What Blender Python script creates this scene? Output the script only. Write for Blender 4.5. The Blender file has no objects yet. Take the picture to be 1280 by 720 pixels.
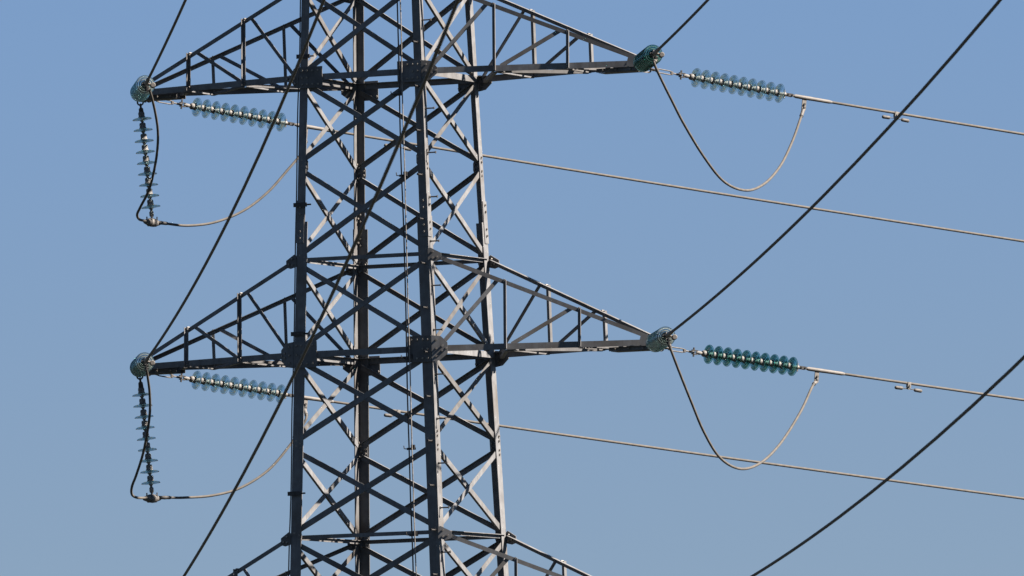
import bpy, bmesh, math, random
from mathutils import Vector, Matrix, Quaternion

random.seed(7)
scene = bpy.context.scene
COL = scene.collection
PI = math.pi

# ------------------------------------------------------------------ camera
cam_data = bpy.data.cameras.new("camera")
cam = bpy.data.objects.new("camera", cam_data)
COL.objects.link(cam)
PITCH, ROLL = 0.06441365, -0.0221532
r0 = Vector((1, 0, 0)); u0 = Vector((0, -math.sin(PITCH), math.cos(PITCH))); f0 = Vector((0, math.cos(PITCH), math.sin(PITCH)))
r1 = math.cos(ROLL) * r0 + math.sin(ROLL) * u0
u1 = -math.sin(ROLL) * r0 + math.cos(ROLL) * u0
mw = Matrix((r1, u1, -f0)).transposed().to_4x4()
mw.translation = Vector((1.5608, -150.0, 1.7))
cam.matrix_world = mw
cam_data.sensor_width = 36.0
cam_data.lens = 14250.0 / 1280.0 * 36.0
cam_data.clip_start = 0.5
cam_data.clip_end = 20000.0
cam_data.dof.use_dof = True
cam_data.dof.focus_distance = 149.5
cam_data.dof.aperture_fstop = 9.0
scene.camera = cam

# ------------------------------------------------------------------ sky, sun, exposure
SUN_AZ, SUN_EL = math.radians(102.8), math.radians(42)
world = bpy.data.worlds.new("World")
scene.world = world
world.use_nodes = True
wn, wl = world.node_tree.nodes, world.node_tree.links
bg = wn["Background"]
sky = wn.new("ShaderNodeTexSky")
sky.sky_type = 'NISHITA'
sky.sun_disc = False
sky.sun_elevation = SUN_EL
sky.sun_rotation = SUN_AZ
sky.altitude = 6000
sky.air_density = 1.0
sky.dust_density = 0.0
sky.ozone_density = 1.0
# the clear band above the ground haze reaches down to the horizon on this dry day
w_tc = wn.new("ShaderNodeTexCoord"); w_add = wn.new("ShaderNodeVectorMath"); w_add.operation = 'ADD'
w_add.inputs[1].default_value = (0, 0, 0.17)
w_nrm = wn.new("ShaderNodeVectorMath"); w_nrm.operation = 'NORMALIZE'
wl.new(w_tc.outputs['Generated'], w_add.inputs[0]); wl.new(w_add.outputs[0], w_nrm.inputs[0]); wl.new(w_nrm.outputs[0], sky.inputs[0])
w_tint = wn.new("ShaderNodeMix"); w_tint.data_type = 'RGBA'; w_tint.blend_type = 'MULTIPLY'; w_tint.inputs[0].default_value = 1.0
# a thin layer of dust greys the lowest few degrees of the sky
w_sep = wn.new("ShaderNodeSeparateXYZ"); w_map = wn.new("ShaderNodeMapRange"); w_dust = wn.new("ShaderNodeMix"); w_dust.data_type = 'RGBA'
w_map.interpolation_type = 'SMOOTHSTEP'
w_map.inputs[1].default_value = 0.022; w_map.inputs[2].default_value = 0.108
w_dust.inputs[6].default_value = (0.925, 0.785, 0.585, 1); w_dust.inputs[7].default_value = (0.868, 0.877, 0.803, 1)
wl.new(w_tc.outputs['Generated'], w_sep.inputs[0]); wl.new(w_sep.outputs[2], w_map.inputs[0]); wl.new(w_map.outputs[0], w_dust.inputs[0])
wl.new(w_dust.outputs[2], w_tint.inputs[7])
wl.new(sky.outputs[0], w_tint.inputs[6]); wl.new(w_tint.outputs[2], bg.inputs[0])
bg.inputs[1].default_value = 0.05

sun_data = bpy.data.lights.new("sun", 'SUN')
sun_data.energy = 5.0
sun_data.angle = math.radians(0.53)
sun_data.color = (1.0, 0.91, 0.81)
sun = bpy.data.objects.new("sun", sun_data)
COL.objects.link(sun)
sd = Vector((math.sin(SUN_AZ) * math.cos(SUN_EL), math.cos(SUN_AZ) * math.cos(SUN_EL), math.sin(SUN_EL)))
sun.rotation_mode = 'QUATERNION'
sun.rotation_quaternion = sd.to_track_quat('Z', 'Y')
sun.location = sd * 60

scene.view_settings.view_transform = 'Standard'
scene.view_settings.look = 'None'
scene.view_settings.gamma = 1.0
scene.view_settings.exposure = 2.2
scene.render.engine = 'CYCLES'
scene.cycles.max_bounces = 40
scene.cycles.transmission_bounces = 40
scene.cycles.caustics_refractive = True
scene.cycles.caustics_reflective = False
scene.cycles.sample_clamp_indirect = 4.0
scene.cycles.glossy_bounces = 6
scene.cycles.diffuse_bounces = 3
scene.cycles.transparent_max_bounces = 16

# ------------------------------------------------------------------ materials
def new_mat(name):
    m = bpy.data.materials.new(name); m.use_nodes = True
    nt = m.node_tree
    return m, nt, nt.nodes["Principled BSDF"]

def noise_mat(name, c1, c2, scale, rough=(0.5, 0.7), metallic=0.0, bump=0.0, stretch=(1, 1, 1), spec=0.4, c3=None, scale3=1.0, vary=False):
    m, nt, b = new_mat(name)
    n, l = nt.nodes, nt.links
    tc = n.new("ShaderNodeTexCoord"); mp = n.new("ShaderNodeMapping")
    mp.inputs['Scale'].default_value = stretch
    l.new(tc.outputs['Object'], mp.inputs[0])
    no = n.new("ShaderNodeTexNoise"); no.inputs['Scale'].default_value = scale
    no.inputs['Detail'].default_value = 6.0
    l.new(mp.outputs[0], no.inputs['Vector'])
    cr = n.new("ShaderNodeValToRGB")
    cr.color_ramp.elements[0].position = 0.35; cr.color_ramp.elements[0].color = (*c1, 1)
    cr.color_ramp.elements[1].position = 0.68; cr.color_ramp.elements[1].color = (*c2, 1)
    l.new(no.outputs['Fac'], cr.inputs[0])
    out = cr.outputs[0]
    if c3:
        n2 = n.new("ShaderNodeTexNoise"); n2.inputs['Scale'].default_value = scale3; n2.inputs['Detail'].default_value = 8
        l.new(tc.outputs['Object'], n2.inputs['Vector'])
        mr2 = n.new("ShaderNodeMapRange"); mr2.inputs[1].default_value = 0.52; mr2.inputs[2].default_value = 0.72
        l.new(n2.outputs['Fac'], mr2.inputs[0])
        mx = n.new("ShaderNodeMix"); mx.data_type = 'RGBA'
        l.new(mr2.outputs[0], mx.inputs[0]); l.new(out, mx.inputs[6]); mx.inputs[7].default_value = (*c3, 1)
        out = mx.outputs[2]
    if vary:                                           # every bar came from its own batch of zinc
        oi = n.new("ShaderNodeObjectInfo"); vr = n.new("ShaderNodeValToRGB")
        e = vr.color_ramp.elements; e[0].position = 0.0; e[0].color = (0.74, 0.72, 0.70, 1); e[1].position = 1.0; e[1].color = (1.12, 1.13, 1.15, 1)
        x = e.new(0.45); x.color = (1.0, 1.0, 1.0, 1)
        l.new(oi.outputs['Random'], vr.inputs[0])
        vm = n.new("ShaderNodeMix"); vm.data_type = 'RGBA'; vm.blend_type = 'MULTIPLY'; vm.inputs[0].default_value = 1.0
        l.new(out, vm.inputs[6]); l.new(vr.outputs[0], vm.inputs[7]); out = vm.outputs[2]
        # streaks of run-off and dirt down the bars
        sn = n.new("ShaderNodeTexNoise"); sn.inputs['Scale'].default_value = 1.0; sn.inputs['Detail'].default_value = 5
        sm = n.new("ShaderNodeMapping"); sm.inputs['Scale'].default_value = (38, 38, 2.2)
        l.new(tc.outputs['Object'], sm.inputs[0]); l.new(sm.outputs[0], sn.inputs['Vector'])
        sr = n.new("ShaderNodeMapRange"); sr.inputs[1].default_value = 0.5; sr.inputs[2].default_value = 0.72; sr.inputs[4].default_value = 0.4
        l.new(sn.outputs['Fac'], sr.inputs[0])
        sx = n.new("ShaderNodeMix"); sx.data_type = 'RGBA'
        l.new(sr.outputs[0], sx.inputs[0]); l.new(out, sx.inputs[6]); sx.inputs[7].default_value = (0.075, 0.066, 0.058, 1); out = sx.outputs[2]
    l.new(out, b.inputs['Base Color'])
    mr = n.new("ShaderNodeMapRange")
    mr.inputs[3].default_value = rough[0]; mr.inputs[4].default_value = rough[1]
    l.new(no.outputs['Fac'], mr.inputs[0]); l.new(mr.outputs[0], b.inputs['Roughness'])
    b.inputs['Metallic'].default_value = metallic
    b.inputs['Specular IOR Level'].default_value = spec
    if bump:
        bp = n.new("ShaderNodeBump"); bp.inputs['Strength'].default_value = bump; bp.inputs['Distance'].default_value = 0.003
        l.new(no.outputs['Fac'], bp.inputs['Height']); l.new(bp.outputs[0], b.inputs['Normal'])
    return m

STEEL = noise_mat("galvanised_steel", (0.100, 0.099, 0.101), (0.136, 0.136, 0.138), 9.0, (0.6, 0.8), spec=0.12, bump=0.1,
                  c3=(0.086, 0.078, 0.072), scale3=2.3, vary=True)
PLATE = noise_mat("plate_steel", (0.085, 0.084, 0.085), (0.125, 0.124, 0.125), 7.0, (0.6, 0.8), spec=0.12, bump=0.1, vary=True)
FITTING = noise_mat("fitting_steel", (0.10, 0.09, 0.08), (0.19, 0.175, 0.16), 30.0, (0.4, 0.6), spec=0.3, metallic=0.3)
LINKM = noise_mat("link_steel", (0.055, 0.05, 0.046), (0.11, 0.10, 0.092), 30.0, (0.5, 0.7), spec=0.2)
DARK_FIT = noise_mat("dark_fitting_steel", (0.025, 0.023, 0.022), (0.055, 0.052, 0.05), 30.0, (0.5, 0.7), spec=0.2)
CAP = noise_mat("insulator_cap_iron", (0.075, 0.069, 0.063), (0.16, 0.15, 0.14), 25.0, (0.55, 0.7), spec=0.25)
ALU = noise_mat("weathered_aluminium", (0.068, 0.061, 0.054), (0.094, 0.084, 0.074), 14.0, (0.6, 0.8), spec=0.12)
SLEEVE = noise_mat("sleeve_aluminium", (0.10, 0.091, 0.083), (0.132, 0.121, 0.112), 14.0, (0.5, 0.7), spec=0.2)
CONCRETE = noise_mat("concrete", (0.14, 0.135, 0.125), (0.22, 0.215, 0.2), 4.0, (0.8, 0.95), bump=0.4)

def glass_mat(name, col, dens, skin, rough=0.0):
    m, nt, b = new_mat(name)
    n, l = nt.nodes, nt.links
    tc = n.new("ShaderNodeTexCoord")
    no = n.new("ShaderNodeTexNoise"); no.inputs['Scale'].default_value = 18.0
    l.new(tc.outputs['Object'], no.inputs['Vector'])
    mx = n.new("ShaderNodeMix"); mx.data_type = 'RGBA'
    mx.inputs[6].default_value = (*col, 1); mx.inputs[7].default_value = (*[c * 0.93 for c in col], 1)
    l.new(no.outputs['Fac'], mx.inputs[0]); l.new(mx.outputs[2], b.inputs['Base Color'])
    va = n.new("ShaderNodeVolumeAbsorption"); va.inputs['Density'].default_value = dens
    l.new(mx.outputs[2], va.inputs['Color']); l.new(va.outputs[0], nt.nodes["Material Output"].inputs['Volume'])
    for lk in list(nt.links):
        if lk.to_socket == b.inputs['Base Color']: nt.links.remove(lk)
    b.inputs['Base Color'].default_value = (*skin, 1)
    b.inputs['Transmission Weight'].default_value = 1.0
    b.inputs['Roughness'].default_value = rough
    b.inputs['IOR'].default_value = 1.46
    return m
GLASS_CLEAR = glass_mat("clear_glass", (0.30, 0.74, 0.76), 11.0, (0.95, 0.985, 0.985))
GLASS_SMOKY = glass_mat("smoky_glass", (0.36, 0.62, 0.60), 17.0, (0.93, 0.97, 0.97))
GLASS_GREEN = glass_mat("green_glass", (0.05, 0.62, 0.58), 46.0, (0.80, 0.93, 0.92))

def ground_mat():
    m, nt, b = new_mat("dark_ground")  # out-of-view ground, colour darkened to keep bounce light off the undersides
    n, l = nt.nodes, nt.links
    tc = n.new("ShaderNodeTexCoord")
    a = n.new("ShaderNodeTexNoise"); a.inputs['Scale'].default_value = 0.05; a.inputs['Detail'].default_value = 8
    c = n.new("ShaderNodeTexNoise"); c.inputs['Scale'].default_value = 3.0; c.inputs['Detail'].default_value = 8
    l.new(tc.outputs['Object'], a.inputs['Vector']); l.new(tc.outputs['Object'], c.inputs['Vector'])
    r = n.new("ShaderNodeValToRGB")
    r.color_ramp.elements[0].position = 0.35; r.color_ramp.elements[0].color = (0.010, 0.013, 0.011, 1)
    r.color_ramp.elements[1].position = 0.7; r.color_ramp.elements[1].color = (0.019, 0.022, 0.018, 1)
    mt = n.new("ShaderNodeMath"); mt.operation = 'MULTIPLY_ADD'; mt.inputs[1].default_value = 0.5; 
    l.new(c.outputs['Fac'], mt.inputs[0])
    m2 = n.new("ShaderNodeMath"); m2.operation = 'MULTIPLY'; m2.inputs[1].default_value = 0.5
    l.new(a.outputs['Fac'], m2.inputs[0]); l.new(m2.outputs[0], mt.inputs[2])
    l.new(mt.outputs[0], r.inputs[0]); l.new(r.outputs[0], b.inputs['Base Color'])
    b.inputs['Roughness'].default_value = 0.95
    bp = n.new("ShaderNodeBump"); bp.inputs['Distance'].default_value = 0.1
    l.new(c.outputs['Fac'], bp.inputs['Height']); l.new(bp.outputs[0], b.inputs['Normal'])
    return m
GROUND = ground_mat()

# ------------------------------------------------------------------ mesh helpers
def make(name, bm, mat, parent=None, smooth=False, angle=None, split=None, mat2=None):
    """split: faces added from this count on (bolt heads) take mat2."""
    if split is not None:
        for i, f in enumerate(bm.faces):
            if i >= split: f.material_index = 1
    me = bpy.data.meshes.new(name)
    bmesh.ops.recalc_face_normals(bm, faces=bm.faces[:])
    if smooth:
        for f in bm.faces: f.smooth = True
    if angle is not None:
        for e in bm.edges:
            if len(e.link_faces) == 2 and e.calc_face_angle(0) > angle: e.smooth = False
    bm.to_mesh(me); bm.free()
    me.materials.append(mat)
    if mat2: me.materials.append(mat2)
    o = bpy.data.objects.new(name, me)
    COL.objects.link(o)
    if parent: o.parent = parent
    return o

def empty(name, mat4=None):
    o = bpy.data.objects.new(name, None)
    o.empty_display_size = 0.2
    COL.objects.link(o)
    if mat4 is not None: o.matrix_world = mat4
    return o

def tag(o, label, cat, group=None, kind=None):
    o["label"] = label; o["category"] = cat
    if group: o["group"] = group
    if kind: o["kind"] = kind
    return o

def prism(bm, rings):
    """Join equal-length point rings into a closed solid."""
    vs = [[bm.verts.new(p) for p in ring] for ring in rings]
    n = len(rings[0])
    for a, b in zip(vs[:-1], vs[1:]):
        for i in range(n):
            bm.faces.new((a[i], a[(i + 1) % n], b[(i + 1) % n], b[i]))
    bm.faces.new(vs[0][::-1]); bm.faces.new(vs[-1])

def angle_bar(bm, p0, p1, u, v, w1, w2, t=0.008, ws=None):
    """L section whose heel runs p0->p1, flanges along u (w1) and v (w2). ws: extra (fraction, w1, w2) stations."""
    p0, p1 = Vector(p0), Vector(p1)
    d = (p1 - p0).normalized()
    u = Vector(u); u = (u - d * u.dot(d)).normalized()
    v = Vector(v); v = (v - d * v.dot(d)); v = (v - u * v.dot(u)).normalized()
    def ring(p, a, b):
        return [p + u * x + v * y for x, y in ((0, 0), (a, 0), (a, t), (t, t), (t, b), (0, b))]
    st = ws or [(0, w1, w2), (1, w1, w2)]
    prism(bm, [ring(p0.lerp(p1, f), a, b) for f, a, b in st])

def box(bm, c, sx, sy, sz, X=Vector((1, 0, 0)), Y=Vector((0, 1, 0)), Z=Vector((0, 0, 1))):
    c = Vector(c)
    q = [(-1, -1), (1, -1), (1, 1), (-1, 1)]
    prism(bm, [[c + X * sx / 2 * a + Y * sy / 2 * b + Z * sz / 2 * k for a, b in q] for k in (-1, 1)])

def frame_of(d):
    d = Vector(d).normalized()
    a = Vector((0, 0, 1)) if abs(d.z) < 0.9 else Vector((1, 0, 0))
    u = d.cross(a).normalized(); w = u.cross(d)
    return d, u, w

def tube(bm, pts, r, seg=10):
    pts = [Vector(p) for p in pts]
    rr = r if isinstance(r, (list, tuple)) else [r] * len(pts)
    T = []
    for i in range(len(pts)):
        a = pts[max(i - 1, 0)]; b = pts[min(i + 1, len(pts) - 1)]
        T.append((b - a).normalized())
    _, u, w = frame_of(T[0])
    rings = []
    for i, p in enumerate(pts):
        if i:
            q = T[i - 1].rotation_difference(T[i]); u = q @ u; w = q @ w
        rings.append([p + (u * math.cos(2 * PI * k / seg) + w * math.sin(2 * PI * k / seg)) * rr[i] for k in range(seg)])
    prism(bm, rings)

def lathe_x(bm, prof, seg=28, closed=False):
    """Revolve (x, r) points about X."""
    rings = []
    for x, r in prof:
        rings.append([Vector((x, r * math.cos(2 * PI * k / seg), r * math.sin(2 * PI * k / seg))) for k in range(seg)])
    if not closed:
        prism(bm, rings); return
    vs = [[bm.verts.new(p) for p in ring] for ring in rings]
    m = len(vs)
    for i in range(m):
        a, b = vs[i], vs[(i + 1) % m]
        for k in range(seg):
            bm.faces.new((a[k], a[(k + 1) % seg], b[(k + 1) % seg], b[k]))

def ring_x(bm, c, R, r, axis='y', squash=1.0, seg=14):
    """A small closed shackle loop lying in the plane normal to the axis."""
    n = 18; rows = []
    for i in range(n):
        t = 2 * PI * i / n
        if axis == 'y': base = Vector((math.cos(t) * R, 0, math.sin(t) * R * squash)); nrm = Vector((math.cos(t), 0, math.sin(t))); bi = Vector((0, 1, 0))
        else: base = Vector((math.cos(t) * R, math.sin(t) * R * squash, 0)); nrm = Vector((math.cos(t), math.sin(t), 0)); bi = Vector((0, 0, 1))
        rows.append([bm.verts.new(Vector(c) + base + (nrm * math.cos(2 * PI * k / 8) + bi * math.sin(2 * PI * k / 8)) * r) for k in range(8)])
    for i in range(n):
        a, b = rows[i], rows[(i + 1) % n]
        for k in range(8): bm.faces.new((a[k], a[(k + 1) % 8], b[(k + 1) % 8], b[k]))

def catmull(pts, n=8):
    P = [Vector(p) for p in pts]
    P = [P[0] * 2 - P[1]] + P + [P[-1] * 2 - P[-2]]
    out = []
    for i in range(1, len(P) - 2):
        a, b, c, d = P[i - 1:i + 3]
        for k in range(n):
            t = k / n
            out.append(0.5 * ((2 * b) + (c - a) * t + (2 * a - 5 * b + 4 * c - d) * t * t + (3 * b - a - 3 * c + d) * t ** 3))
    out.append(P[-2])
    return out

# ------------------------------------------------------------------ the setting
bm = bmesh.new()
S = 6000
N = 24
grid = [[bm.verts.new(((i / N - .5) * 2 * S, (j / N - .5) * 2 * S, 0)) for j in range(N + 1)] for i in range(N + 1)]
for i in range(N):
    for j in range(N): bm.faces.new((grid[i][j], grid[i + 1][j], grid[i + 1][j + 1], grid[i][j + 1]))
g = make("ground", bm, GROUND); g["kind"] = "structure"

# ------------------------------------------------------------------ lattice tower (local frame: a = along arms, b = depth)
TH = 0.42159278
EX = Vector((math.cos(TH), -math.sin(TH), 0)); EY = Vector((math.sin(TH), math.cos(TH), 0)); EZ = Vector((0, 0, 1))
def Wp(a, b, z): return EX * a + EY * b + EZ * z
A1, N1, L2, A2, N4, L4, A3 = 14.1764, 13.0205, 11.7731, 10.5214, 9.325, 8.1212, 6.9012
L0, TOP = 15.40, 16.62
ARMS = {'u': (A1, L0, 3.637), 'm': (A2, L2, 3.7249), 'l': (A3, L4, 3.8127)}
def half(z): return (1.9008 - 0.0612 * (z - 12.0)) / 2
CORN = {'A': (-1, -1), 'B': (1, -1), 'C': (1, 1), 'D': (-1, 1)}
def heel(k, z): s = CORN[k]; h = half(z); return Vector((s[0] * h, s[1] * h, z))

tower = empty("lattice_tower", Matrix.Rotation(-TH, 4, 'Z'))
tag(tower, "tall grey steel lattice tower with tapering cross arms carrying the power lines", "pylon")
X3, Y3, Z3 = Vector((1, 0, 0)), Vector((0, 1, 0)), Vector((0, 0, 1))

SPL = 12.28      # splice height
legs = {}
for k, (sx, sy) in CORN.items():
    bm = bmesh.new()
    z0, z1 = 0.25, TOP
    f = (SPL - z0) / (z1 - z0)
    angle_bar(bm, heel(k, z0), heel(k, SPL), X3 * -sx, Y3 * -sy, .15, .15, .013)
    angle_bar(bm, heel(k, SPL - .0), heel(k, z1), X3 * -sx, Y3 * -sy, .112, .112, .011)
    # splice cover angle outside the joint
    h0, h1 = heel(k, SPL - .28), heel(k, SPL + .28)
    off = Vector((sx, sy, 0)) * .010
    angle_bar(bm, h0 + off, h1 + off, X3 * -sx, Y3 * -sy, .115, .115, .0085)
    # bolts of the splice and of the side-face braces
    sp = len(bm.faces)
    for zz in (-.22, -.13, .10, .19):
        p = heel(k, SPL + zz)
        tube(bm, [p + Vector((-sx * .05, sy * .03, 0)), p + Vector((-sx * .05, -sy * .04, 0))], .014, 6)
        tube(bm, [p + Vector((sx * .03, -sy * .05, .04)), p + Vector((-sx * .04, -sy * .05, .04))], .014, 6)
    for zn in (13.0205, 9.325):
        for zz in (-.12, -.06, .06, .12):
            c = heel(k, zn) + Vector((sx * .018, -sy * .055, zz)); tube(bm, [c, c - Vector((sx * .05, 0, 0))], .0145, 6)
    legs[k] = make("leg", bm, STEEL, tower, split=sp, mat2=FITTING)

# climbing pegs on the near corner leg
z = 2.9
while z < 16.3:
    bm = bmesh.new(); p = heel('B', z)
    p1 = p + Vector((-.055, .03, 0)); tube(bm, [p1, p1 + Vector((0, -.15, 0)), p1 + Vector((0, -.153, 0)), p1 + Vector((0, -.163, 0))], [.0095, .0095, .017, .017], 8)
    tube(bm, [p1 + Vector((0, .0, 0)), p1 + Vector((0, -.045, 0))], .017, 6)
    make("step_bolt", bm, DARK_FIT, legs['B'])
    bm = bmesh.new(); p = heel('B', z + .29)
    p1 = p + Vector((-.03, .055, 0)); tube(bm, [p1, p1 + Vector((.15, 0, 0)), p1 + Vector((.153, 0, 0)), p1 + Vector((.163, 0, 0))], [.0095, .0095, .017, .017], 8)
    tube(bm, [p1, p1 + Vector((.045, 0, 0))], .017, 6)
    make("step_bolt", bm, DARK_FIT, legs['B'])
    z += .583

# faces: start corner, end corner, along, outward normal
FACES = [('A', 'B', Y3 * -1), ('B', 'C', X3), ('D', 'C', Y3), ('A', 'D', X3 * -1)]
PANELS = [.35, 2.4, 4.1, 5.6, A3, L4, N4, A2, L2, N1, A1, L0, TOP]
for z0, z1 in zip(PANELS[:-1], PANELS[1:]):
    bw = .066 if z0 > 10 else (.072 if z0 > 6 else .09)
    for ci, cj, nrm in FACES:
        for which in (0, 1):
            a0, a1 = (ci, cj) if which == 0 else (cj, ci)
            p, q = heel(a0, z0), heel(a1, z1)
            side = (heel(a1, z0) - heel(a0, z0)).normalized()
            p = p + side * .055 + Z3 * .075 - nrm * (.013 + .009 * which)
            q = q - side * .055 - Z3 * .075 - nrm * (.013 + .009 * which)
            d = (q - p).normalized()
            up = (Z3 - d * Z3.dot(d)).normalized()
            bm = bmesh.new()
            ww = bw * (1 + .02 * random.uniform(-1, 1))
            if ci == 'D' :
                angle_bar(bm, p + up * ww / 2, q + up * ww / 2, up * -1, nrm * -1, ww, ww * .6, .007)
            else:
                angle_bar(bm, p - up * ww / 2, q - up * ww / 2, up, nrm * (1 if ci + cj == 'AD' else -1), ww, .037 if ci + cj in ('BC', 'AD') else .034, .007)
            make("brace", bm, STEEL, tower)

# horizontals
for z in (TOP, L0, A1, L2, A2, L4, A3, 4.1):
    main = z in (A1, A2, A3)
    w = .082 if main else .052
    for ci, cj, nrm in FACES:
        p, q = heel(ci, z), heel(cj, z)
        side = (q - p).normalized()
        o = -nrm * (-.003 if main else .030)
        dz = w / 2
        canopy = (not main) and ci + cj == 'BC'       # this one has its flat flange on top, pointing out
        p = p + side * (.03 if main else .06) + o + Z3 * dz; q = q - side * (.03 if main else .06) + o + Z3 * dz
        if main:   # chord runs on the outer side of the leg
            p += nrm * .011; q += nrm * .011
        bm = bmesh.new()
        angle_bar(bm, p, q, Z3 * -1, nrm * (1 if canopy else -1), w, w * (.95 if canopy else .7), .008)
        make("horizontal_strut", bm, STEEL, tower)

def plate(parent, poly, origin, u, n, t=.012, bolts=(), name="gusset_plate", mat=None):
    """Flat plate: poly in (u, z) about origin, thickness t along n."""
    bm = bmesh.new()
    u = u.normalized(); n = n.normalized()
    ringA = [origin + u * x + Z3 * y for x, y in poly]
    prism(bm, [ringA, [p + n * t for p in ringA]])
    sp = len(bm.faces)
    for x, y in bolts:
        c = origin + u * x + Z3 * y
        tube(bm, [c - n * .03, c + n * (t + .016)], .0145, 6)
    return make(name, bm, mat or PLATE, parent, split=sp, mat2=FITTING)

for key, (za, zt, L) in ARMS.items():
    for k, (sx, sy) in CORN.items():
        h = heel(k, za)
        inw = Vector((-sx, 0, 0)); n = Vector((0, sy, 0))
        front = sy < 0
        fz = .14 if key == 'u' else .172
        zl, zu = (-fz, fz) if front else ((-.19, .07) if sx < 0 else (-.155, .06))
        ww = .34 if front else .30
        poly = [(-.0, zl), (ww - .02, zl), (ww, zl + .02), (ww, zu), (-.0, zu)]
        plate(tower, poly, h + n * .026, inw, n, .010,
              [(x, y) for x in (.05, .12, .2, .28) for y in (zl + .05, zu - .05)] + [(.05, 0), (.12, 0)])
        # outer plate in the plane of the arm chord
        tip = Vector((sx * L, sy * .12, za)); dch = (tip - h); dch.z = 0; dch.normalize()
        n2 = Vector((-dch.y, dch.x, 0)); n2 = n2 if n2.y * sy > 0 else -n2
        e = (.13 if key == 'u' and sx < 0 else .21) if front else .22
        poly = [(0.0, zl), (e * .5, zl + .015), (e, zl + .10), (e, max(zu - .10, zl + .14)), (e * .6, zu - .015), (0.0, zu)]
        plate(tower, poly, h + n * .026 + dch * .004, dch, n2, .010, [(.06, zl + .07), (.06, 0), (.06, zu - .06), (.14, -.03), (.14, .03), (.19, 0)])
for zt, key in ((L0, 'u'), (L2, 'm'), (L4, 'l')):
    za, _, L = ARMS[key]
    for k, (sx, sy) in CORN.items():
        h = heel(k, zt); n = Vector((0, sy, 0)); inw = Vector((-sx, 0, 0))
        plate(tower, [(.0, -.10), (.11, -.10), (.15, -.04), (.15, .04), (.11, .10), (0, .10)], h - n * .026, inw, n, .011, [(.05, -.06), (.05, .06), (.12, .03), (.12, -.03)])
        tip = Vector((sx * L, sy * .10, za)); dch = (tip - h); dch.z = 0; dch.normalize()
        n2 = Vector((-dch.y, dch.x, 0)); n2 = n2 if n2.y * sy > 0 else -n2
        plate(tower, [(-.01, -.09), (.09, -.11), (.165, -.09), (.165, .0), (.02, .075), (-.01, .06)], h + n * .008 + dch * .003, dch, n2, .011, [(.05, -.06), (.05, .02), (.11, -.05)])
for zn in (N1, N4):
    for k, (sx, sy) in CORN.items():
        h = heel(k, zn); n = Vector((0, sy, 0)); inw = Vector((-sx, 0, 0))
        plate(tower, [(.0, -.10), (.11, -.10), (.135, -.05), (.135, .05), (.11, .10), (0, .10)], h - n * .026, inw, n, .011, [(.05, -.07), (.05, 0), (.05, .07), (.11, .03), (.11, -.03)])

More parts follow.
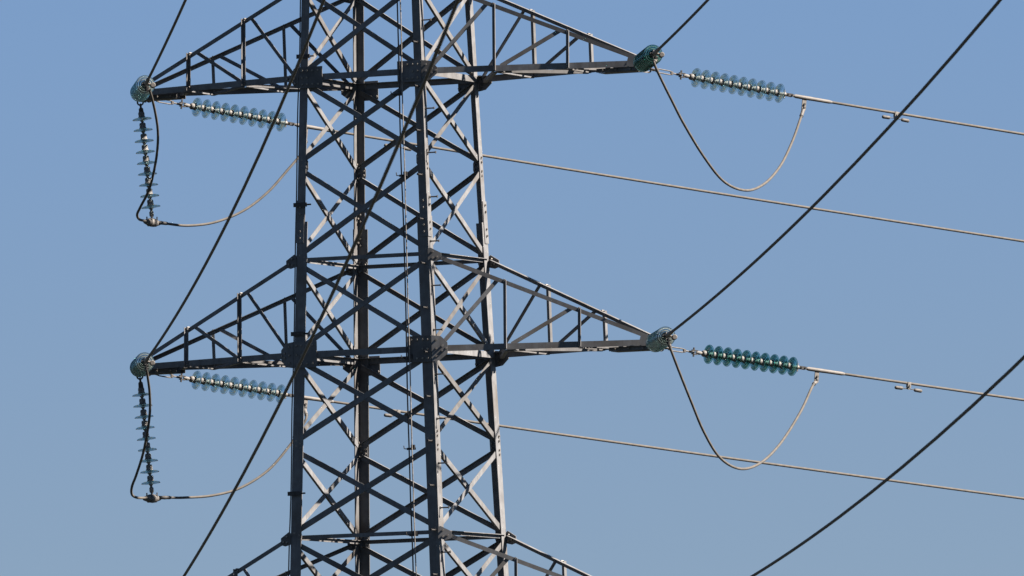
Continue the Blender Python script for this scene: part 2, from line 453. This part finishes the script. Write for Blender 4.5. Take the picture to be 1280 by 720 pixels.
# cross arms
def cross_arm(key, sx):
    za, zt, L = ARMS[key]
    bm = bmesh.new()                                   # tip: two hanging side plates and an end plate
    for sy in (-1, 1):
        box(bm, (sx * (L - .285), sy * .135, za - .068), .60, .012, .05)
        hb = Vector((sx * half(za), sy * half(za), za)); tp = Vector((sx * (L + .01), sy * .128, za))
        di = (hb - tp); di.z = 0; di.normalize(); nn = Vector((-di.y, di.x, 0)); nn = nn if nn.y * sy > 0 else -nn
        ra = [tp + nn * .012 + di * x + Z3 * y for x, y in ((0, -.045), (.12, -.045), (.155, .0), (.125, .105), (.08, .11), (0, .08))]
        prism(bm, [ra, [p + nn * .010 for p in ra]])
    box(bm, (sx * (L - .285), 0, za - .096), .56, .24, .006)
    box(bm, (sx * (L + .012), 0, za - .03), .012, .30, .16)
    sp = len(bm.faces)
    for sy in (-1, 1):
        for x, zz in ((.04, .03), (.12, .03), (.17, -.02)):
            c = Vector((sx * (L - x), sy * .11, za + zz)); tube(bm, [c, c + Vector((0, sy * .05, 0))], .014, 6)
        for x in (.1, .3, .5):
            c = Vector((sx * (L - x), sy * .12, za - .068)); tube(bm, [c, c + Vector((0, sy * .040, 0))], .014, 6)
    arm = make("cross_arm", bm, PLATE, tower, split=sp, mat2=FITTING)
    FR = (.325, .665)                                  # upright stations measured from the tip
    for sy in (-1, 1):
        hb = Vector((sx * half(za), sy * half(za), za)); ht = Vector((sx * half(zt), sy * half(zt), zt))
        tb = Vector((sx * L, sy * .12, za)); tt = Vector((sx * (L - .06), sy * .10, za + .085))
        db = (tb - hb).normalized(); nb = Vector((-db.y, db.x, 0)); nb = nb if nb.y * sy > 0 else -nb
        bm = bmesh.new()
        hb2 = hb + nb * .012
        angle_bar(bm, hb2 + Z3 * .040, tb + nb * .004 + Z3 * .038, Z3 * -1, nb * -1, .080, .06, .008)
        make("bottom_chord", bm, STEEL, arm)
        dt = (tt - ht).normalized()
        dn = (Z3 - dt * Z3.dot(dt)).normalized()
        bm = bmesh.new()
        angle_bar(bm, ht + nb * .004 + dn * .028 + dt * .04, tt + nb * .004 + dn * .026, dn * -1, nb * -1, .055, .05, .007)
        make("top_chord", bm, STEEL, arm)
        def bot(f): return tb.lerp(hb, f)
        def top(f): return tt.lerp(ht, f)
        inner = db * -1
        for f in FR:
            b0, t0 = bot(f), top(f)
            t0 = Vector((b0.x, t0.y, t0.z))
            q = Vector((b0.x, t0.y, 0))
            bm = bmesh.new()
            # heel on the tip side, narrow flange pointing out of the truss
            angle_bar(bm, b0 + nb * .010 + db * .022 - Z3 * .03, t0 + nb * .010 + db * .022 + Z3 * .012, db * -1, nb, .042, .045, .006)
            sp = len(bm.faces)
            for p in (b0 + db * 0, t0):
                for dz in (-.012, .014):
                    c = p + Z3 * dz - db * .005; tube(bm, [c - nb * .02, c + nb * .028], .011, 6)
            make("upright", bm, STEEL, arm, split=sp, mat2=FITTING)
        for f0, f1 in ((FR[1] - .03, FR[0] + .02), (.965, FR[1] + .02)):   # bottom of inner station to top of outer one
            p, q = bot(f0) + Z3 * .03, top(f1) - Z3 * .01
            d = (q - p).normalized(); up = (Z3 - d * Z3.dot(d)).normalized()
            bm = bmesh.new()
            angle_bar(bm, p - nb * .004 - up * .024, q - nb * .004 - up * .024, up, nb * -1, .05, .04, .006)
            make("diagonal", bm, STEEL, arm)
    # plan bracing between the two bottom chords
    def P(f, sy): return Vector((sx * L, sy * .12, za)).lerp(Vector((sx * half(za), sy * half(za), za)), f)
    for f in FR:
        p, q = P(f, -1), P(f, 1)
        bm = bmesh.new()
        angle_bar(bm, p + Vector((.02, .02, -.05)), q + Vector((.02, -.02, -.05)), Vector((-1, 0, 0)), Z3, .045, .018, .006)
        make("plan_brace", bm, STEEL, arm)
    for f0, s0, f1, s1 in ((FR[0], 1, FR[1], -1), (FR[1], -1, .97, 1), (.30, -1, .16, 1)):
        p, q = P(f0, s0), P(f1, s1)
        d = (q - p).normalized()
        bm = bmesh.new()
        angle_bar(bm, p + d * .02 - Z3 * .055, q - d * .02 - Z3 * .055, d.cross(Z3), Z3, .05, .045, .006)
        make("plan_brace", bm, STEEL, arm)
for key in ARMS:
    for sx in (-1, 1): cross_arm(key, sx)

# peak
apex = Vector((0, 0, 19.1))
for k, (sx, sy) in CORN.items():
    bm = bmesh.new()
    angle_bar(bm, heel(k, TOP - .1), apex + Vector((sx * .06, sy * .06, 0)), X3 * -sx, Y3 * -sy, .08, .08, .009)
    make("peak_bar", bm, STEEL, tower)
bm = bmesh.new(); box(bm, apex, .2, .2, .02); make("peak_plate", bm, PLATE, tower)

# concrete footings
for i, k in enumerate(CORN):
    h = heel(k, .25)
    c = Wp(h.x, h.y, 0)
    bm = bmesh.new()
    rings = []
    for zz, s in ((-.15, .45), (.30, .40), (.42, .30)):
        rings.append([EX * (a * s) + EY * (b * s) + EZ * zz for a, b in ((-1, -1), (1, -1), (1, 1), (-1, 1))])
    prism(bm, rings)
    o = make("concrete_footing", bm, CONCRETE); o.location = c
    tag(o, "pale concrete footing block buried under one foot of the lattice tower", "footing", "concrete footings under the tower")

# ------------------------------------------------------------------ cables fixed to the tower
def face_cable(name, da, r, mat, label, with_brackets):
    root_pts = []
    def at(zv, off=0.0):
        p = heel('A', zv).lerp(heel('B', zv), .842)
        return p + Vector((da, -.062 - off, 0))
    bm = bmesh.new()
    zs = [.5 + .62 * i for i in range(27)]
    pts = [at(v) + Vector((random.uniform(-.006, .006), random.uniform(-.004, .004), 0)) for v in zs]
    pts = catmull(pts, 3)
    w = [EX * p.x + EY * p.y + EZ * p.z for p in pts]
    tube(bm, w, r, 8)
    o = make(name, bm, mat, None, smooth=True)
    tag(o, label, "cable")
    for zv in with_brackets:
        p = at(zv)
        bm = bmesh.new()
        c = EX * p.x + EY * p.y + EZ * p.z
        box(bm, c + EY * .018, .05, .028, .06, EX, EY, EZ)
        box(bm, c + EY * .04 - EX * .035 - EZ * .02, .12, .022, .03, EX, EY, EZ)
        tube(bm, [c - EX * .095 + EY * .04 - EZ * .02, c - EX * .105 - EY * .03 - EZ * .02, c - EX * .11 - EY * .03 + EZ * .02], .007, 6)
        make("clamp", bm, DARK_FIT, o)
    return o
face_cable("safety_cable", .02, .008, FITTING, "thin bright climbing safety wire running down beside the near corner leg", (12.83, 10.43, 9.24, 8.11, 6.9, 5.5, 4.0, 2.3, 15.3))
face_cable("earth_cable", -.025, .0095, DARK_FIT, "thin dark wire running down just left of the bright safety wire", (13.9, 1.2))

bm = bmesh.new()
pts = []
for i in range(28):
    zv = .5 + .58 * i
    h = heel('A', zv); p = h + Vector((-.026 + random.uniform(-.006, .006), .02, 0)); pts.append(EX * p.x + EY * p.y + EZ * p.z)
tube(bm, catmull(pts, 3), .0085, 8)
o = make("earth_cable", bm, DARK_FIT, None, smooth=True)
tag(o, "thin dark wire clipped along the outer edge of the far left tower leg", "cable")
for zv in (14.46, 12.5, 10.8, 8.7, 6.6, 4.5, 2.4):
    h = heel('A', zv); bm = bmesh.new()
    p = h + Vector((.05, -.022, 0)); c = EX * p.x + EY * p.y + EZ * p.z
    box(bm, c, .19, .02, .055, EX, EY, EZ)
    p = h + Vector((-.022, .03, 0)); c = EX * p.x + EY * p.y + EZ * p.z
    box(bm, c, .03, .10, .05, EX, EY, EZ)
    p = h + Vector((.165, -.01, 0)); c = EX * p.x + EY * p.y + EZ * p.z
    tube(bm, [c - EX * .02, c + EX * .035], .012, 6)
    make("clamp", bm, DARK_FIT, o)

# ------------------------------------------------------------------ insulator strings
def lay(d):
    """rotation with local X along d, local Z up."""
    x = Vector(d).normalized(); y = Vector((0, 0, 1)).cross(x)
    y = y.normalized() if y.length > 1e-3 else Vector((0, 1, 0))
    z = x.cross(y)
    return Matrix((x, y, z)).transposed().to_4x4()

def smooth_closed(P, n=4):
    out = []
    m = len(P)
    for i in range(m):
        a, b, c, d = (Vector((*P[(i + k - 1) % m], 0)) for k in range(4))
        for k in range(n):
            t = k / n
            v = 0.5 * ((2 * b) + (c - a) * t + (2 * a - 5 * b + 4 * c - d) * t * t + (3 * b - a - 3 * c + d) * t ** 3)
            out.append((v.x, max(v.y, .02)))
    return out
GLASS_PROF = smooth_closed([(.016, .030), (.005, .046), (.006, .078), (.011, .104), (.019, .121), (.028, .1275), (.035, .126), (.034, .117),
              (.027, .110), (.034, .103), (.039, .098), (.033, .092), (.019, .084), (.030, .077), (.040, .071), (.034, .064),
              (.019, .057), (.030, .051), (.043, .045), (.040, .030)], 3)
CAP_PROF = [(-.074, .014), (-.072, .032), (-.062, .041), (-.034, .043), (-.022, .040), (-.008, .045), (.001, .050), (.0045, .048), (.0045, .020)]
PIN_PROF = [(.036, .030), (.052, .028), (.060, .018), (.078, .016), (.080, .02), (.088, .02)]
def glass_mesh(mat):
    bm = bmesh.new(); lathe_x(bm, GLASS_PROF, 56, closed=True)
    o = make("glass_disc", bm, mat, None, smooth=True); me = o.data
    bpy.data.objects.remove(o); return me
def cap_mesh():
    bm = bmesh.new(); lathe_x(bm, CAP_PROF, 20); lathe_x(bm, PIN_PROF, 12)
    o = make("metal_cap", bm, CAP, None, smooth=True, angle=math.radians(45)); me = o.data
    bpy.data.objects.remove(o); return me
GM = {'clear': glass_mesh(GLASS_CLEAR), 'smoky': glass_mesh(GLASS_SMOKY), 'green': glass_mesh(GLASS_GREEN)}
CM = cap_mesh()

def child(name, me, parent, loc=(0, 0, 0), rot=(0, 0, 0)):
    o = bpy.data.objects.new(name, me); COL.objects.link(o); o.parent = parent; o.location = loc; o.rotation_euler = rot; return o

def discs(root, x0, n, kind):
    for i in range(n):
        dsc = child("glass_disc", GM[kind], root, (x0 + i * (.146 if n == 10 else .1475), 0, 0), (random.uniform(0, 6.28), random.gauss(0, .012), random.gauss(0, .012)))
        child("metal_cap", CM, dsc)

X0, SP, XEND = .75, .146, 2.28
def link_meshes():
    out = []
    bm = bmesh.new(); ring_x(bm, (.035, 0, 0), .045, .011, 'y'); ring_x(bm, (.115, 0, 0), .048, .011, 'z'); out.append(("shackle", bm, LINKM))
    bm = bmesh.new()
    for s in (-1, 1): tube(bm, [(.17, 0, s * .017), (.21, 0, s * .024), (.36, 0, s * .024), (.40, 0, s * .017)], .0085, 8)
    box(bm, (.17, 0, 0), .03, .028, .044); box(bm, (.40, 0, 0), .03, .028, .044); tube(bm, [(.10, 0, 0), (.19, 0, 0)], .010, 8); tube(bm, [(.38, 0, 0), (.5, 0, 0)], .010, 8)
    out.append(("turnbuckle", bm, LINKM))
    bm = bmesh.new(); ring_x(bm, (.51, 0, 0), .036, .011, 'z'); tube(bm, [(.545, 0, -.06), (.545, 0, .06)], .013, 8)
    box(bm, (.56, 0, .024), .09, .03, .012); box(bm, (.56, 0, -.024), .09, .03, .012); out.append(("clevis", bm, DARK_FIT))
    bm = bmesh.new(); tube(bm, [(.58, 0, 0), (.61, 0, 0), (.64, 0, 0), (.675, 0, 0), (.69, 0, 0)], [.014, .026, .026, .018, .012], 10); out.append(("ball_eye", bm, CAP))
    xl = X0 + 9 * SP
    bm = bmesh.new(); tube(bm, [(xl + .075, 0, 0), (xl + .085, 0, 0), (xl + .12, 0, 0), (xl + .15, 0, 0)], [.026, .028, .028, .014], 10)
    tube(bm, [(xl + .11, 0, -.055), (xl + .11, 0, .055)], .011, 8); out.append(("socket_eye", bm, FITTING))
    bm = bmesh.new(); box(bm, (xl + .185, .022, 0), .10, .010, .04); box(bm, (xl + .185, -.022, 0), .10, .010, .04); tube(bm, [(xl + .155, -.05, 0), (xl + .155, .05, 0)], .012, 8)
    tube(bm, [(xl + .215, -.05, 0), (xl + .215, .055, 0)], .012, 8); out.append(("end_clevis", bm, DARK_FIT))
    res = []
    for n, bm, m in out:
        o = make(n, bm, m, None, smooth=True, angle=math.radians(40)); res.append((n, o.data)); bpy.data.objects.remove(o)
    return res
LINKS = link_meshes()

def tension_string(start, end, kind, label, group):
    m = lay(Vector(end) - Vector(start)); m.translation = Vector(start)
    t = empty("insulator_string", m)
    tag(t, label, "insulator", group)
    for n, me in LINKS: child(n, me, t)
    discs(t, X0, 10, kind)
    return t

AZN, AZF = math.radians(175.0), math.radians(58.0)
DN = Vector((math.sin(AZN), math.cos(AZN), 0)); DF = Vector((math.sin(AZF), math.cos(AZF), 0))
NEAR = {('u', -1): (.0008, .01811, -.06634), ('u', 1): (.0008, .00203, -.02975), ('m', -1): (.00101, .00826, -.03361),
        ('m', 1): (.0007, .0106, -.03441), ('l', -1): (.00067, .03233, -.02805), ('l', 1): (.0008, .00632, -.00518)}
FAR = {('u', 1): (.0004, -.11927, -.03162), ('u', -1): (.0004, -.12182, -.02486), ('m', 1): (.0004, -.11299, .00328), ('m', -1): (.0004, -.11744, -.03271)}
def attach(k, side):
    za, zt, L = ARMS[k[0]]; return Wp(k[1] * L, side * .15, za - .05)
def cable_pt(k, side, s):
    c = (NEAR if side < 0 else FAR)[k]; d = DN if side < 0 else DF
    return attach(k, side) + d * s + EZ * (c[0] * s * s + c[1] * s + c[2])

ROW = {'u': 'upper', 'm': 'middle', 'l': 'lowest'}
SIDE = {-1: 'left', 1: 'right'}
NEAR_LOOK = {('u', -1): ('clear', "clear glass insulator string seen end on at the upper left arm tip"),
             ('u', 1): ('green', "dark teal glass insulator string seen end on at the upper right arm tip"),
             ('m', -1): ('smoky', "dull clear glass insulator string seen end on at the middle left arm tip"),
             ('m', 1): ('smoky', "grey glass insulator string seen end on at the middle right arm tip"),
             ('l', -1): ('clear', "clear glass insulator string at the lowest left arm tip, below the picture"),
             ('l', 1): ('clear', "clear glass insulator string at the lowest right arm tip, below the picture")}
FAR_LOOK = {('u', 1): ('clear', "pale clear glass insulator string stretched out from the upper right arm"),
            ('m', 1): ('green', "dark green glass insulator string stretched out from the middle right arm"),
            ('u', -1): ('clear', "pale glass insulator string sloping under the upper left arm to the tower leg"),
            ('m', -1): ('clear', "pale glass insulator string sloping under the middle left arm to the tower leg")}
JP = {('u', 1): [[3.453, -4.102, 13.952], [3.543, -3.92, 13.759], [3.674, -3.655, 13.509], [3.826, -3.347, 13.23], [4.083, -2.828, 12.839], [4.345, -2.301, 12.551], [4.635, -1.715, 12.472], [4.888, -1.203, 12.588], [5.114, -0.748, 12.848], [5.287, -0.397, 13.188], [5.406, -0.158, 13.5]],
      ('m', 1): [[3.584, -4.034, 10.268], [3.694, -3.813, 9.98], [3.834, -3.531, 9.632], [3.994, -3.206, 9.254], [4.2, -2.79, 8.939], [4.466, -2.253, 8.815], [4.739, -1.702, 8.908], [5.018, -1.138, 9.181], [5.304, -0.561, 9.614], [5.479, -0.209, 9.967]],
      ('u', -1): [[-3.131, -1.039, 14.009], [-3.075, -0.687, 13.752], [-3.055, -0.331, 13.484], [-3.1, 0.075, 13.178], [-3.207, 0.528, 12.842], [-3.339, 0.85, 12.624], [-3.393, 0.988, 12.529], [-3.372, 1.131, 12.474], [-3.304, 1.29, 12.463], [-3.214, 1.488, 12.464], [-3.058, 1.589, 12.446], [-2.744, 1.79, 12.421], [-2.376, 2.024, 12.478], [-2.004, 2.258, 12.642], [-1.682, 2.459, 12.896], [-1.411, 2.626, 13.204], [-1.247, 2.727, 13.402], [-1.17, 2.773, 13.555]],
      ('m', -1): [[-3.243, -1.003, 10.326], [-3.223, -0.665, 10.071], [-3.242, -0.278, 9.777], [-3.342, 0.271, 9.364], [-3.457, 0.675, 9.069], [-3.531, 0.895, 8.911], [-3.538, 1.024, 8.811], [-3.479, 1.162, 8.774], [-3.39, 1.333, 8.775], [-3.289, 1.524, 8.786], [-3.08, 1.657, 8.788], [-2.871, 1.791, 8.789], [-2.504, 2.024, 8.819], [-2.134, 2.257, 8.923], [-1.76, 2.49, 9.162], [-1.467, 2.67, 9.497], [-1.314, 2.763, 9.735], [-1.237, 2.809, 9.875]]}

R_C = .0175
def lug(parent, top, bottom_pt, across):
    """Flat two-bolt jumper terminal hanging from a dead-end sleeve."""
    bm = bmesh.new()
    d, u, w = frame_of(Vector(bottom_pt) - Vector(top))
    ln = (Vector(bottom_pt) - Vector(top)).length
    c = (Vector(top) + Vector(bottom_pt)) / 2
    across = (across - d * across.dot(d)).normalized(); n = d.cross(across)
    box(bm, c, .062, .014, ln, across, n, d)
    sp = len(bm.faces)
    for f in (.5, .82):
        p = Vector(top).lerp(Vector(bottom_pt), f); tube(bm, [p - n * .026, p + n * .026], .0155, 6)
    make("jumper_lug", bm, SLEEVE, parent, split=sp, mat2=DARK_FIT)

CABLE_LBL = {
    (('u', -1), -1): "thin dark conductor rising from the upper left arm tip to the top edge",
    (('u', 1), -1): "short dark conductor rising from the upper right arm tip to the top edge",
    (('m', -1), -1): "dark conductor rising from the middle left arm tip in front of the far left leg",
    (('m', 1), -1): "long dark conductor rising from the middle right arm tip to the top right corner",
    (('l', -1), -1): "thick blurred dark conductor crossing in front of the tower body from bottom left",
    (('l', 1), -1): "dark conductor crossing the bottom right corner of the open sky",
    (('u', 1), 1): "sunlit conductor leading away from the upper right pale insulator string",
    (('m', 1), 1): "sunlit conductor leading away from the middle right green insulator string",
    (('u', -1), 1): "sunlit conductor passing behind the tower between the upper and middle right arms",
    (('m', -1), 1): "lowest sunlit conductor passing behind the tower below the middle right arm"}

for side, table, looks in ((-1, NEAR, NEAR_LOOK), (1, FAR, FAR_LOOK)):
    for k in table:
        S0 = attach(k, side); E0 = cable_pt(k, side, 2.30)
        kind, lb = looks[k]
        tension_string(S0, E0, kind, lb, "insulator strings pulled by the conductors")
        # conductor
        smax = 135.0 if side < 0 else 190.0
        ss = [2.30]
        while ss[-1] < smax: ss.append(ss[-1] + (1.0 if ss[-1] < 20 else 3.0))
        bm = bmesh.new(); tube(bm, [cable_pt(k, side, s) for s in ss], R_C, 14)
        c = make("conductor", bm, ALU, None, smooth=True)
        tag(c, CABLE_LBL[(k, side)], "power line", "conductors towards the camera" if side < 0 else "conductors on the sunlit far span")
        bm = bmesh.new()
        q = [cable_pt(k, side, s) for s in (2.27, 2.31, 2.33, 2.56, 2.60, 2.86, 2.90)]
        tube(bm, q, [.012, .018, .026, .027, .0255, .0245, .018], 14)
        make("dead_end_sleeve", bm, SLEEVE, c, smooth=True, angle=math.radians(40))
        top = cable_pt(k, side, 2.47) - EZ * .012
        if side < 0:                                   # tail of the compression clamp beside the cable
            bm = bmesh.new(); e = cable_pt(k, side, 2.36)
            off = Vector((.085, 0, -.03))
            tube(bm, [e + off - DN * .06, e + off - DN * .05, e + off + DN * .07, e + off + DN * .08], [.022, .034, .034, .026], 14)
            tube(bm, [e, e + off], .016, 8)
            make("clamp_tail", bm, SLEEVE, c, smooth=True, angle=math.radians(40))
        if k in JP:
            J = [Vector(p) for p in JP[k]]
            d = DN if side < 0 else DF
            if side < 0: bot = top + Vector((0, .03, -.11))
            else: bot = top - EZ * .15 - DF * .02
            lug(c, top, bot, d)

def jumper(k):
    J = [Vector(p) for p in JP[k]]
    a = cable_pt(k, -1, 2.47) + Vector((0, .03, -.10)); b = cable_pt(k, 1, 2.47) - EZ * .155 - DF * .02
    pts = catmull([a] + J + [b], 10)
    lab = {('u', 1): "hanging U shaped jumper cable below the upper right arm tip",
           ('m', 1): "hanging U shaped jumper cable below the middle right arm tip",
           ('u', -1): "jumper cable looping through the clamp under the upper left hanging insulator string",
           ('m', -1): "jumper cable looping through the clamp under the middle left hanging insulator string"}[k]
    bm = bmesh.new(); tube(bm, pts, R_C * .98, 12)
    o = make("jumper_cable", bm, ALU, None, smooth=True)
    tag(o, lab, "jumper cable", "jumper cables bridging the insulator strings")
    for q in (pts[:8], pts[::-1][:9]):
        bm = bmesh.new(); tube(bm, q, [.024] * (len(q) - 1) + [.019], 12); ts = make("terminal_sleeve", bm, SLEEVE, o, smooth=True, angle=math.radians(40))
        bm = bmesh.new(); tube(bm, [q[-2].lerp(q[-3], .3), q[-2].lerp(q[-1], .3)], .0265, 12); make("crimp_band", bm, DARK_FIT, ts)
    if k[1] < 0:                                        # armour rods beside the hanging clamp
        i0 = 10 * 10
        bm = bmesh.new(); tube(bm, pts[i0 + 4:i0 + 13], [.018] + [.024] * 3 + [.027, .024, .024, .024, .018], 10)
        make("armour_rod", bm, DARK_FIT, o, smooth=True)
    return J
for k in JP: jumper(k)

# hanging strings that carry the outer jumpers
for k, lb in ((('u', -1), "vertical insulator string of nine glass discs hanging from the upper left arm tip"),
              (('m', -1), "vertical insulator string of nine glass discs hanging from the middle left arm tip")):
    za, zt, L = ARMS[k[0]]
    st = Wp(-(L + .022), 0, za - .115)
    clampp = Vector(JP[k][9])
    end = clampp + EZ * .05
    dist = (end - st).length
    m = lay(end - st); m.translation = st
    t = empty("hanging_insulator_string", m)
    tag(t, lb, "insulator", "hanging insulator strings of the jumpers")
    bm = bmesh.new(); ring_x(bm, (.0, 0, 0), .038, .011, 'y'); ring_x(bm, (.06, 0, 0), .036, .011, 'z'); make("shackle", bm, DARK_FIT, t, smooth=True)
    bm = bmesh.new(); tube(bm, [(.07, 0, 0), (.085, 0, 0), (.17, 0, 0), (.20, 0, 0)], [.014, .030, .036, .014], 12); make("ball_eye", bm, DARK_FIT, t, smooth=True, angle=.7)
    x0 = dist - .172 - 8 * .1475
    discs(t, x0, 9, 'clear')
    bm = bmesh.new(); tube(bm, [(dist - .085, 0, 0), (dist - .075, 0, 0), (dist - .03, 0, 0), (dist, 0, 0)], [.026, .030, .030, .012], 10)
    tube(bm, [(dist - .02, -.06, 0), (dist - .02, .06, 0)], .012, 8)
    make("socket_clevis", bm, FITTING, t, smooth=True, angle=.7)
    # boat shaped suspension clamp along the jumper
    tang = (Vector(JP[k][10]) - Vector(JP[k][8])).normalized()
    inv = t.matrix_world.inverted()
    bm = bmesh.new()
    q = [clampp + tang * s for s in (-.15, -.10, -.05, 0, .05, .10, .15)]
    tube(bm, [inv @ (p - EZ * .012) for p in q], [.026, .040, .055, .060, .055, .040, .026], 12)
    make("suspension_clamp", bm, SLEEVE, t, smooth=True, angle=.7)
    for s in (-.05, .05):
        bm = bmesh.new()
        c = clampp + tang * s; x = tang.cross(EZ).normalized()
        q = [(x * .046 + EZ * .065), (x * .046 - EZ * .03), (x * .03 - EZ * .058), (-x * .03 - EZ * .058), (-x * .046 - EZ * .03), (-x * .046 + EZ * .065)]
        tube(bm, [inv @ (c + v) for v in q], .009, 6)
        make("u_bolt", bm, DARK_FIT, t)

# vibration dampers on the far span
DL = {('u', 1): "small two weight damper hung on the sunlit conductor beyond the upper right string",
      ('m', 1): "small two weight damper hung on the sunlit conductor beyond the middle right string",
      ('u', -1): "pale damper weight seen through the tower just below the upper arms",
      ('m', -1): "pale damper weight seen through the tower just below the middle arms"}
for k, lb in DL.items():
    s = 3.92
    p = cable_pt(k, 1, s); d = cable_pt(k, 1, s + .2) - cable_pt(k, 1, s - .2)
    m = lay(d); m.translation = p
    t = empty("vibration_damper", m); tag(t, lb, "vibration damper", "vibration dampers on the far span")
    bm = bmesh.new(); box(bm, (0, 0, -.02), .05, .045, .075); box(bm, (0, 0, -.065), .035, .03, .03); tube(bm, [(0, -.04, -.03), (0, .04, -.03)], .012, 6); make("clamp", bm, FITTING, t)
    bm = bmesh.new(); tube(bm, [(-.19, 0, -.072), (-.1, 0, -.075), (0, 0, -.07), (.1, 0, -.075), (.19, 0, -.072)], .0065, 6); make("messenger_wire", bm, DARK_FIT, t)
    for sgn in (-1, 1):
        bm = bmesh.new(); tube(bm, [(sgn * .09, 0, -.076), (sgn * .10, 0, -.076), (sgn * .115, 0, -.076), (sgn * .20, 0, -.078), (sgn * .212, 0, -.078)], [.013, .022, .024, .024, .016], 12)
        make("weight", bm, LINKM, t, smooth=True, angle=.7)
